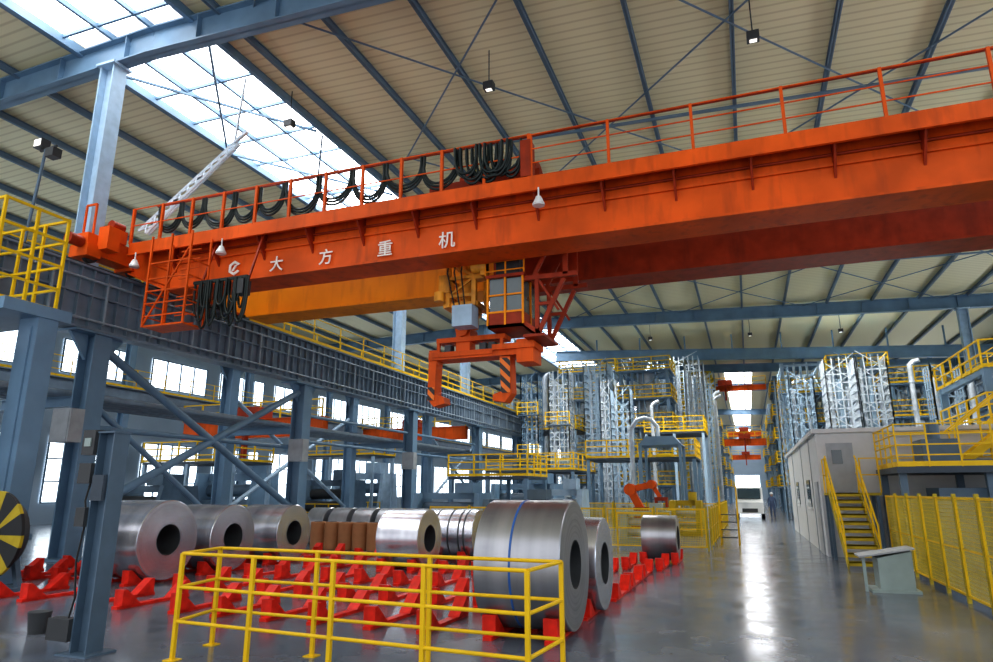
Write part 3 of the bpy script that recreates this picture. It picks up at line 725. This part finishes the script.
m.box(4.2,6.2,19.3,21.0,0,1.6); m.box(4.4,6.0,19.5,20.8,1.6,1.9); m.tube((6.1,20.2,.6),(8.4,20.2,.6),.55,20); m.box(6.9,8.4,19.8,20.6,0,.3)
tag(m.obj('hydraulic_unit',STEELMID),'slate hydraulic unit with tank under the platform','machine')
m=MB()
m.box(4.2,5.0,19.6,20.6,2.4,3.1); m.tube((6.8,20.1,2.4),(6.8,20.1,3.3),.35,18); m.box(8.2,9.6,19.5,20.6,2.4,3.0); m.box(4.9,9.4,20,20.2,2.4,2.6); m.tube((4.6,20.1,3.1),(4.6,20.1,3.5),.15,12); m.path([(6.8,20.1,3.3),(6.8,20.1,3.7),(7.2,20.1,3.9),(8.4,20.1,3.9),(8.6,20.1,3.0)],.07,8)
tag(m.obj('pump_set',STEELMID),'slate pump set with pipes on the raised platform','machine')
E2=thing('equipment_platform',(9.2,30,0),'tall steel platform with yellow rails and diagonal stair','equipment platform')
MB().box(7.9,12.3,27,33,3.9,4.05).obj('deck',STEELDARK,E2)
for x in (8.1,10.2,12.2):
    for y in (27.2,32.8): MB().box(x-.12,x+.12,y-.12,y+.12,0,6.0).obj('deck_leg',STEELBLUE,E2)
m=MB()
for x in (8.1,10.2,12.2): m.box(x-.1,x+.1,27.2,32.8,5.8,6.0)
m.box(8,12.3,27.1,27.3,5.8,6.0); m.beam((8.1,27.2,4.0),(10.2,27.2,5.9),.1); m.obj('top_frame',STEELBLUE,E2)
grail(E2,[[(7.95,33),(7.95,27),(12.2,27)]],4.05,(1.1,.7,.35),1.1,.03)
grail(E2,[[(7.95,33),(7.95,27.0),(12.2,27.0)]],6.0,(1.0,.5),1.1,.03)
m=MB()
for yy in (26.0,26.8): m.beam((7.6,yy,3.0),(10.6,yy,5.4),.05,.22); m.beam((7.6,yy,4.0),(10.6,yy,6.4),.05)
for k in range(11): m.box(7.6+k*.26,7.9+k*.26,26,26.8,3.06+k*.21,3.1+k*.21)
for k in range(6): m.beam((7.7+k*.55,26,3.1+k*.44),(7.7+k*.55,26,4.1+k*.44),.05)
m.obj('stair_flight',YELLOW,E2)

def fence_panel(x,y,L,H,label,grp):
    f=thing('fence_panel',(x,y,0),label,'fence',grp)
    m=MB(); m.box(x-.03,x+.03,y-.03,y+.03,0,H+.05); m.obj('post',YELLOWD,f)
    m=MB(); 
    for z in (.12,H-.03): m.box(x-.015,x+.015,y+.03,y+L-.05,z-.02,z+.02)
    m.box(x-.018,x+.018,y+.03,y+.07,.12,H); m.box(x-.018,x+.018,y+L-.09,y+L-.05,.12,H); m.box(x-.01,x+.01,y+.03,y+L-.05,H*.5-.012,H*.5+.012); m.obj('frame',YELLOW,f)
    m=MB(); k=y+.09
    while k<y+L-.09: m.box(x-.002,x+.002,k-.005,k+.005,.12,H); k+=.05
    z=.18
    while z<H-.05: m.box(x-.002,x+.002,y+.05,y+L-.07,z-.005,z+.005); z+=.07
    m.obj('mesh_infill',YELLOWM,f)
    return f
fp=fence_panel(3.3,12.5,1.25,1.72,'yellow welded mesh guard fence panel beside the aisle','yellow mesh fence panels')
for k in range(1,6): clone(fp,(3.3,12.5+k*1.25,0))
clone(fp,(3.3,11.25,0))
f2=fence_panel(-1.25,23.3,1.6,1.3,'yellow guard fence panel along the aisle edge','aisle fence panels')
for k in range(1,12): clone(f2,(-1.25,23.3+k*1.6,0))
for k in range(6): clone(f2,(-1.3-k*1.62,22.6,0),rot=math.radians(90))
for k in range(5): clone(f2,(-1.4-k*1.62,33.4,0),rot=math.radians(90))
D=thing('operator_desk',(2.35,14.9,0),'pale grey operator console with sloping top on the aisle','control desk')
m=MB(); m.prism([(2.15,14.65,.05),(2.72,14.65,.05),(2.72,14.65,.74),(2.15,14.65,.60)],(0,.6,0)); m.obj('console_body',GREENP,D)
m=MB(); m.prism([(1.85,14.6,.60),(2.77,14.6,.77),(2.77,14.6,.80),(1.85,14.6,.63)],(0,.7,0)); m.obj('console_top',GREY,D)
MB().box(2.0,2.8,14.6,15.3,0,.05).obj('base_plate',GREENP,D)
MB().box(1.9,1.95,14.7,14.75,0,.62).obj('leg',GREENP,D)
L_=thing('step_stand',(-.75,25.7,0),'small yellow mobile step stand at the aisle edge','step ladder')
for k in range(4): MB().box(-1.0,-.45,25.2+k*.22,25.42+k*.22,.25+k*.25,.28+k*.25).obj('step',DKGREY,L_)
m=MB()
for xx in (-1.02,-.43):
    m.beam((xx,25.15,.0),(xx,26.1,1.05),.05); m.beam((xx,26.1,0),(xx,26.1,2.0),.05); m.beam((xx,25.2,1.0),(xx,26.1,2.0),.04); m.beam((xx,25.2,0),(xx,25.2,1.0),.04)
m.obj('stand_frame',YELLOW,L_)

# ---------------------------------------------------------------- process line, centre
H=thing('extraction_canopy',(-4.1,36,0),'blue-grey extraction canopy on posts with slim silver duct','canopy')
m=MB(); m.prism([(-5.2,35.2,4.15),(-3.0,35.2,4.15),(-3.4,35.2,4.6),(-4.8,35.2,4.6)],(0,2.4,0)); m.obj('hood',STEELBLUE,H)
for x in (-5.1,-3.1):
    for y in (35.3,37.4): MB().box(x-.07,x+.07,y-.07,y+.07,0,4.15).obj('post',STEELBLUE,H)
m=MB().path([(-4.3,36.5,4.6),(-4.3,36.5,5.2),(-4.6,36.5,5.6),(-5.0,36.5,5.7),(-5.4,36.6,5.6),(-5.7,36.7,5.2),(-5.75,36.8,4.8),(-5.75,36.8,0)],.12,14); m.obj('duct',SILVER,H)
Rb=thing('handling_robot',(-4.2,28.5,0),'orange coil handling manipulator on a pedestal','industrial robot')
rx=.4
m=MB(); m.box(-5.0+rx,-4.2+rx,28.1,28.9,0,.5); m.tube((-4.6+rx,28.5,.5),(-4.6+rx,28.5,1.2),.32,18); m.obj('pedestal',REDORG,Rb)
m=MB(); m.beam((-4.6+rx,28.5,1.1),(-5.0+rx,28.5,1.9),.3); m.beam((-5.0+rx,28.5,1.9),(-4.1+rx,28.4,2.1),.24); m.tube((-5.0+rx,28.25,1.9),(-5.0+rx,28.75,1.9),.24,16); m.tube((-4.1+rx,28.1,2.1),(-4.1+rx,28.7,2.1),.18,14); m.beam((-4.1+rx,28.4,2.1),(-3.8+rx,28.4,1.6),.16); m.obj('robot_arm',ORANGE,Rb)
m=MB(); m.box(-4.0+rx,-3.5+rx,28.2,28.6,1.45,1.6); m.box(-4.0+rx,-3.92+rx,28.2,28.6,1.2,1.45); m.box(-3.58+rx,-3.5+rx,28.2,28.6,1.2,1.45); m.obj('gripper',REDORG,Rb)

def machine(x,y,w,d,h,M,label,RM=SILVER):
    e=thing('process_machine',(x,y,0),label,'machine','process line machines')
    m=MB()
    for sx in (-1,1):
        xx=x+sx*w*.42; m.prism([(xx-.12,y-d/2,0),(xx-.12,y+d/2,0),(xx-.12,y+d*.35,h*.8),(xx-.12,y-d*.3,h*.8)],(.24,0,0))
    m.box(x-w/2,x+w/2,y-d/2,y+d/2,0,.18); m.box(x-w*.42,x+w*.42,y-.12,y+.12,h*.68,h*.8); m.obj('machine_frame',M,e)
    for k,zz in enumerate((.28,.52)): MB().tube((x-w*.4,y-d*.12+k*d*.15,h*zz),(x+w*.4,y-d*.12+k*d*.15,h*zz),h*.1,16).obj('roller',RM,e)
    MB().box(x+w*.1,x+w*.34,y-d*.2,y+d*.2,h*.8,h).obj('gear_housing',M,e)
    grail(e,[[(x-w/2,y-d/2-.3),(x+w/2,y-d/2-.3)]],0,(1.1,.6),1.0,.03,False)
machine(-8.5,26,3.2,2,1.9,STEELMID,'slate process line machine with roller drums')
machine(-12.5,28,3.5,2,2.2,STEELBLUE,'blue-grey process line machine with rollers',STEELMID)
machine(-3.6,25.5,1.8,1.2,1.4,GREENP,'grey-green roller machine beside the fence')
machine(-8.3,31,2.6,2,2.4,PALEBLUE,'pale blue process line machine with rollers')
machine(-11.5,36,4,3,2.8,STEELBLUE,'blue-grey process line machine with rollers',STEELMID)
machine(-2.6,31.0,1.3,2.0,1.8,YELLOWD,'worn yellow roller machine beside the aisle')
machine(-26,24,4,3,2.6,STEELMID,'slate roller machine standing in the neighbouring bay',DKGREY)
machine(-29,33,5,3,3.6,STEELBLUE,'blue-grey roller machine standing in the neighbouring bay',STEELMID)
machine(-25.5,38,4,3,3.2,STEELMID,'slate roller machine standing in the neighbouring bay',DKGREY)
machine(-28,46,5,3,4,PALEBLUE,'pale blue roller machine standing in the neighbouring bay',STEELMID)
machine(-24.5,15,3,2.5,2.8,STEELDARK,'dark slate roller machine standing in the neighbouring bay',DKGREY)
machine(-29,18,4,3,3.2,STEELMID,'slate roller machine standing in the neighbouring bay',DKGREY)
machine(-22,9.5,2.4,2.4,3.4,STEELDARK,'dark slate roller machine standing in the neighbouring bay',DKGREY)

def platform(x0,x1,y0,y1,z,label,M=STEELBLUE):
    e=thing('process_platform',((x0+x1)/2,(y0+y1)/2,0),label,'equipment platform','process line platforms')
    MB().box(x0,x1,y0,y1,z,z+.12).obj('deck',STEELDARK,e)
    for x in (x0+.1,(x0+x1)/2,x1-.1):
        for y in (y0+.1,y1-.1): MB().box(x-.09,x+.09,y-.09,y+.09,0,z).obj('deck_leg',M,e)
    grail(e,[[(x0,y0),(x1,y0),(x1,y1)]],z+.12,(1.05,.7,.35),1.2,.035)
platform(-8.8,-2.6,39,43,3.6,'steel platform with yellow guardrails on the process line')
platform(-15.5,-9.8,40,46,3.0,'low steel platform with yellow guardrails on the process line')
platform(-6.3,-2.4,46,50,5.6,'high steel platform with yellow guardrails on the process line',PALEBLUE)
platform(-13.5,-9.5,29.8,33,2.4,'low steel platform with yellow guardrails near the runway')
platform(-16,-12.0,50,54.5,6.4,'high steel platform with yellow guardrails near the runway',PALEBLUE)
platform(-30,-24,27,30,3.2,'steel platform with yellow guardrails in the neighbouring bay',PALEBLUE)
platform(-31,-24,40.5,43.5,4.2,'steel platform with yellow guardrails in the neighbouring bay',PALEBLUE)

def tower(x,y,w,d,h,fl,M,MR,label,dens=1.0,vess=True,pipes=4):
    e=thing('process_tower',(x,y,0),label,'process tower','process line towers')
    m=MB(); x0,x1,y0,y1=x-w/2,x+w/2,y-d/2,y+d/2
    cs=((x0,y0),(x1,y0),(x1,y1),(x0,y1))
    for c in cs: m.beam((*c,0),(*c,h),.24)
    nx=max(1,round(w/dens)); 
    for k in range(1,nx): 
        xx=x0+w*k/nx; m.beam((xx,y0,0),(xx,y0,h),.10)
    z=0; zs=[]
    while z<h-.3:
        z2=min(z+fl,h); zs.append(z2)
        for i in range(4):
            a,b=cs[i],cs[(i+1)%4]; m.beam((*a,z2),(*b,z2),.16)
        z=z2
    m.obj('tower_frame',M,e)
    m=MB(); z=0
    for z2 in zs:
        for i in (0,1,3):
            a,b=cs[i],cs[(i+1)%4]
            m.beam((*a,z),(*b,z2),.07); m.beam((*b,z),(*a,z2),.07)
        z=z2
    m.obj('tower_brace',M,e)
    p=MB()
    for z2 in zs[:-1]:
        if MR: guard(p,[(x0-.3,y1),(x0-.3,y0-.3),(x1+.3,y0-.3),(x1+.3,y1)],z2+.1,(1.05,.7,.35),1.3,.038)
        MB().box(x0-.3,x1+.3,y0-.3,y1,z2,z2+.08).obj('tower_deck',STEELBLUE,e)
    if MR: p.obj('guardrail',MR,e)
    if vess:
        v=MB(); v.lathe([(0.6,.001),(.9,w*.26),(h-1.2,w*.26),(h-.6,.001)],'z',(x,y,0),18,False)
        v.obj('vessel',SILVER,e)
        for k in range(pipes): MB().tube((x0+.4+k*.45,y0+.3,.2),(x0+.4+k*.45,y0+.3,h-.2),.08,8).obj('riser_pipe',SILVER if k%2 else PALEBLUE,e)
    return e
def scaffold(x,y,w,d,h,M,label,decks=True):
    e=thing('scaffold_tower',(x,y,0),label,'scaffold tower','lattice scaffold towers')
    m=MB(); x0,x1,y0,y1=x-w/2,x+w/2,y-d/2,y+d/2
    n=max(3,round(w/.4)); k2=round(d/.5)
    for k in range(n+1):
        xx=x0+w*k/n; m.beam((xx,y0,0),(xx,y0,h),.06)
    for k in range(k2+1):
        yy=y0+d*k/k2
        for xx in (x0,x1): m.beam((xx,yy,0),(xx,yy,h),.06)
    z=.5; fl=True
    while z<h-.7:
        m.beam((x0,y0,z),(x1,y0,z),.06); m.beam((x1,y0,z),(x1,y1,z),.05); m.beam((x0,y0,z),(x0,y1,z),.05)
        if fl: m.beam((x0,y0,z),(x1,y0,z+1.2),.045); 
        else: m.beam((x1,y0,z),(x0,y0,z+1.2),.045)
        fl=not fl; z+=.5
    m.obj('lattice',M,e)
    for k in range(3): 
        xx=x0+w*(k+.7)/3.4
        MB().tube((xx,y,0),(xx,y,h-.6-.5*k),w*.08,12).obj('riser_pipe',SILVER if k!=1 else PALEBLUE,e)
    if decks:
        z=3.2+(x*7%1.3)
        while z<h-1.2:
            MB().box(x0-.15,x1+.15,y0-.45,y0-.02,z,z+.06).obj('tower_deck',STEELMID,e)
            grail(e,[[(x0-.15,y0-.43),(x1+.15,y0-.43)]],z+.06,(.95,.6,.3),1.0,.032,False); z+=3.1
    return e
PT='tall pale blue process tower with yellow guardrails'; ST='bright lattice scaffold tower around silver risers'; SP='pale blue lattice scaffold tower around silver risers'; BT='blue-grey process tower with yellow guardrails'
tower(-7.0,54,3.6,3.6,12.2,2.2,STEELBLUE,YELLOW,BT)
tower(-12.5,59,4.4,4,12.6,2.4,PALEBLUE,YELLOW,PT)
scaffold(-4.4,60,2.4,2.4,13.3,WHITEST,ST,False)
tower(-3.9,69,2.6,4,13.2,1.9,YELLOWD,YELLOW,'yellow steel access tower with many landings')
scaffold(-9.6,67,2.8,2.4,14.0,WHITEST,ST)
scaffold(-16.0,65.6,1.6,2.0,13.8,PALEBLUE,SP)
scaffold(-10.2,50,1.8,1.8,11.4,PALEBLUE,SP,False)
scaffold(-3.3,54.5,1.4,1.8,11.8,WHITEST,ST,False)
scaffold(-6.9,60,1.4,1.8,13.0,PALEBLUE,SP,False)
scaffold(-12.6,48.0,1.5,1.5,10.6,WHITEST,ST)
scaffold(-7.6,45.0,1.3,1.3,8.6,PALEBLUE,SP,False)
scaffold(-14.9,48.0,1.3,1.3,10.4,STEELBLUE,'blue-grey lattice scaffold tower around silver risers')
scaffold(-8.9,47.2,1.0,1.0,9.6,WHITEST,ST,False)
scaffold(-10.75,54.5,1.6,1.6,12.0,PALEBLUE,SP)
scaffold(-5.6,57.4,1.2,1.2,12.4,WHITEST,ST,False)
scaffold(-2.7,64.5,1.1,1.6,12.6,PALEBLUE,SP,False)
tower(-14.5,73,4,4,14,2.4,WHITEST,YELLOW,'white process tower with silver vessel')
tower(-8.3,76,4,5,14,2.4,PALEBLUE,YELLOW,PT)
tower(-4.6,87,2.8,5,13.4,2.6,PALEBLUE,YELLOW,PT)
tower(-4.6,98,3.2,6,12,2.6,STEELBLUE,YELLOW,BT)
tower(-4.4,118,3.2,8,11,2.6,STEELBLUE,YELLOW,BT)
tower(-4.4,140,3.2,8,11,2.6,PALEBLUE,YELLOW,PT)
tower(4.4,56,2.6,5,11.2,2.2,PALEBLUE,YELLOW,PT)
tower(4.6,71,3,5,12.6,2.2,STEELBLUE,YELLOW,BT)
tower(4.6,90,3,8,12,2.4,PALEBLUE,YELLOW,PT)
tower(4.6,115,3,8,12,2.4,STEELBLUE,YELLOW,BT)
scaffold(3.6,46,1.4,2.4,8.8,PALEBLUE,SP,False)
scaffold(5.6,44,1.6,2.4,9.5,WHITEST,ST,False)
scaffold(7.6,46,1.6,2.4,9.9,WHITEST,ST,False)
scaffold(7.2,51,1.8,1.8,10.8,PALEBLUE,SP,False)
scaffold(2.9,51,1.0,1.8,9.6,PALEBLUE,SP,False)
scaffold(10.0,40,1.4,1.4,8.2,PALEBLUE,SP)
tower(10.4,50,2.6,4,9.6,2.1,STEELBLUE,YELLOW,BT)
tower(8.6,58.5,3.6,4,11.4,2.2,PALEBLUE,YELLOW,PT)
for (x,y,r,h) in ((-9.3,57.6,.2,12.5),(-16.4,57,.25,11.5),(-2.2,62.4,.14,10),(5.7,50.5,.16,9.2),(12.0,43,.18,7.5),(-5.5,44.2,.12,7),(-2.0,58,.14,9),(9.3,43.5,.14,8.6)):
    m=MB(); m.tube((x,y,0),(x,y,h),r,16); 
    k=1.5
    while k<h: m.tube((x,y,k),(x,y,k+.06),r+.05,16); k+=1.6
    m.path([(x,y,h),(x,y,h+.3),(x+.2,y,h+.5),(x+.5,y,h+.6)],r,12)
    tag(m.obj('vertical_duct',SILVER),'slim silver flanged ventilation duct rising to the roof','duct','vertical ducts')

def smallcrane(y,z,x0,x1,label,h=.9,M=ORANGE):
    e=thing('overhead_crane',((x0+x1)/2,y,z),label,'overhead crane','distant overhead cranes')
    m=MB(); m.box(x0,x1,y,y+.5,z,z+h); m.box(x0,x1,y-.1,y+.6,z-.04,z); m.box(x0,x1,y-.1,y+.6,z+h,z+h+.04); m.obj('girder',M,e)
    m=MB(); m.box((x0+x1)/2-.8,(x0+x1)/2+.8,y-.5,y+.9,z+h+.04,z+h+.7); m.box((x0+x1)/2-.1,(x0+x1)/2+.1,y-.5,y-.2,z-1.2,z+h+.1); m.obj('trolley',REDORG,e)
    grail(e,[[(x0,y-.1),(x1,y-.1)]],z+h+.04,(1.0,.5),1.5,.04,False)
smallcrane(82,13.4,-6,2.9,'distant orange overhead crane high under the roof',.5)
smallcrane(104,8.4,-2.8,3.0,'distant orange overhead crane crossing the aisle')
smallcrane(150,8.4,-2.8,3.0,'distant orange overhead crane crossing the aisle')
smallcrane(128,11.5,-2.8,3.0,'distant orange overhead crane crossing the aisle')
smallcrane(31.5,4.9,-32,-22,'orange overhead crane working in the neighbouring bay',1.0)
smallcrane(52,6.2,-32,-22,'orange overhead crane working in the neighbouring bay',1.0)

V=thing('van',(0,52,0),'small white delivery van driving along the aisle','van')
o_=-4
m=MB(); m.prism([(-.9,54.2+o_,.35),(-.9,54.2+o_,1.1),(-.9,54.9+o_,1.3),(-.9,55.5+o_,2.1),(-.9,58.6+o_,2.15),(-.9,58.8+o_,.35)],(1.8,0,0)); m.obj('body',WHITE,V)
m=MB(); m.prism([(-.75,54.85+o_,1.34),(-.75,55.38+o_,2.02),(.75,55.38+o_,2.02),(.75,54.85+o_,1.34)],(0,-.03,.02)); m.obj('windscreen',GLASSD,V)
for x in (-.85,.85):
    for y in (55.1,57.9): MB().lathe([(-.1,.001),(-.1,.35),(.1,.35),(.1,.001)],'x',(x,y+o_,.35),20,False).obj('wheel',RUBBER,V)
for x in (-.65,.65): MB().box(x-.15,x+.15,54.17+o_,54.2+o_,.75,.95).obj('headlight',WHITE,V)
MB().box(-.5,.5,54.16+o_,54.2+o_,.45,.7).obj('grille',DKGREY,V)

def person(x,y,label,rot=0,cloth=NAVY):
    e=thing('person',(x,y,0),label,'person')
    J=[(0,0,.95),(0,0,1.15),(0,0,1.38),(0,0,1.48),(0,-.01,1.60),(0,-.01,1.70),
       (.19,0,1.38),(.25,.02,1.12),(.24,-.1,.90),(.24,-.14,.80),(-.19,0,1.38),(-.25,0,1.12),(-.24,-.08,.88),(-.24,-.12,.79),
       (.1,0,.88),(.11,-.06,.50),(.11,.04,.09),(.11,-.12,.04),(-.1,0,.88),(-.11,.04,.5),(-.11,.12,.09),(-.11,-.02,.04)]
    Rr=[.15,.13,.15,.06,.085,.075,.07,.05,.04,.035,.07,.05,.04,.035,.10,.065,.045,.045,.10,.065,.045,.045]
    Ed=[(0,1),(1,2),(2,3),(3,4),(4,5),(2,6),(6,7),(7,8),(8,9),(2,10),(10,11),(11,12),(12,13),(0,14),(14,15),(15,16),(16,17),(0,18),(18,19),(19,20),(20,21)]
    me=bpy.data.meshes.new('body'); me.from_pydata(J,Ed,[]); o=bpy.data.objects.new('body',me); COL.objects.link(o); o.parent=e
    o.modifiers.new('Skin','SKIN')
    for i,r in enumerate(Rr): me.skin_vertices[0].data[i].radius=(r,r)
    me.skin_vertices[0].data[0].use_root=True
    o.modifiers.new('Sub','SUBSURF').levels=1; me.materials.append(cloth)
    m=MB(); m.lathe([(0,.125),(.05,.125),(.12,.09),(.15,.001)],'z',(x,y-.01,1.65),18,False); m.obj('helmet',WHITE,e)
    m=MB(); m.lathe([(-.02,.001),(0,.07),(.1,.088),(.16,.08)],'z',(x,y-.015,1.5),16,False); m.obj('face',SKIN,e)
    e.rotation_euler=(0,0,rot); return e
person(1.5,52,'worker in blue workwear and white helmet standing in the aisle')

# ---------------------------------------------------------------- lighting
w=bpy.data.worlds.new('World'); S.world=w; w.use_nodes=True
bg=w.node_tree.nodes['Background']; bg.inputs[0].default_value=(.95,.96,1,1); bg.inputs[1].default_value=1.3
for (x,y) in ((-7,38),(1.2,38),(8,38),(-7,58),(1.2,58),(8,58),(-12,38)):  # fill lights added to brighten the dim far towers
    l=bpy.data.lights.new('tower_fill_light','SPOT'); l.energy=3200; l.spot_size=math.radians(150); l.spot_blend=.6; l.shadow_soft_size=.3; l.color=(1,.98,.93)
    o=bpy.data.objects.new('tower_fill_light',l); COL.objects.link(o); o.location=(x,y,zr(x)-.5)

# ---------------------------------------------------------------- camera
cam=bpy.data.cameras.new('Camera'); co=bpy.data.objects.new('Camera',cam); COL.objects.link(co)
R=Vector((.9379,.3469,0)); U=Vector((.0820,-.2216,.9717)); Fw=Vector((-.3371,.9113,.2363))
M3=Matrix((R,U,-Fw)).transposed()
co.matrix_world=Matrix.Translation((0,0,1.8))@M3.to_4x4()
cam.lens=24; cam.sensor_width=36; cam.clip_end=500; cam.clip_start=.05
S.camera=co
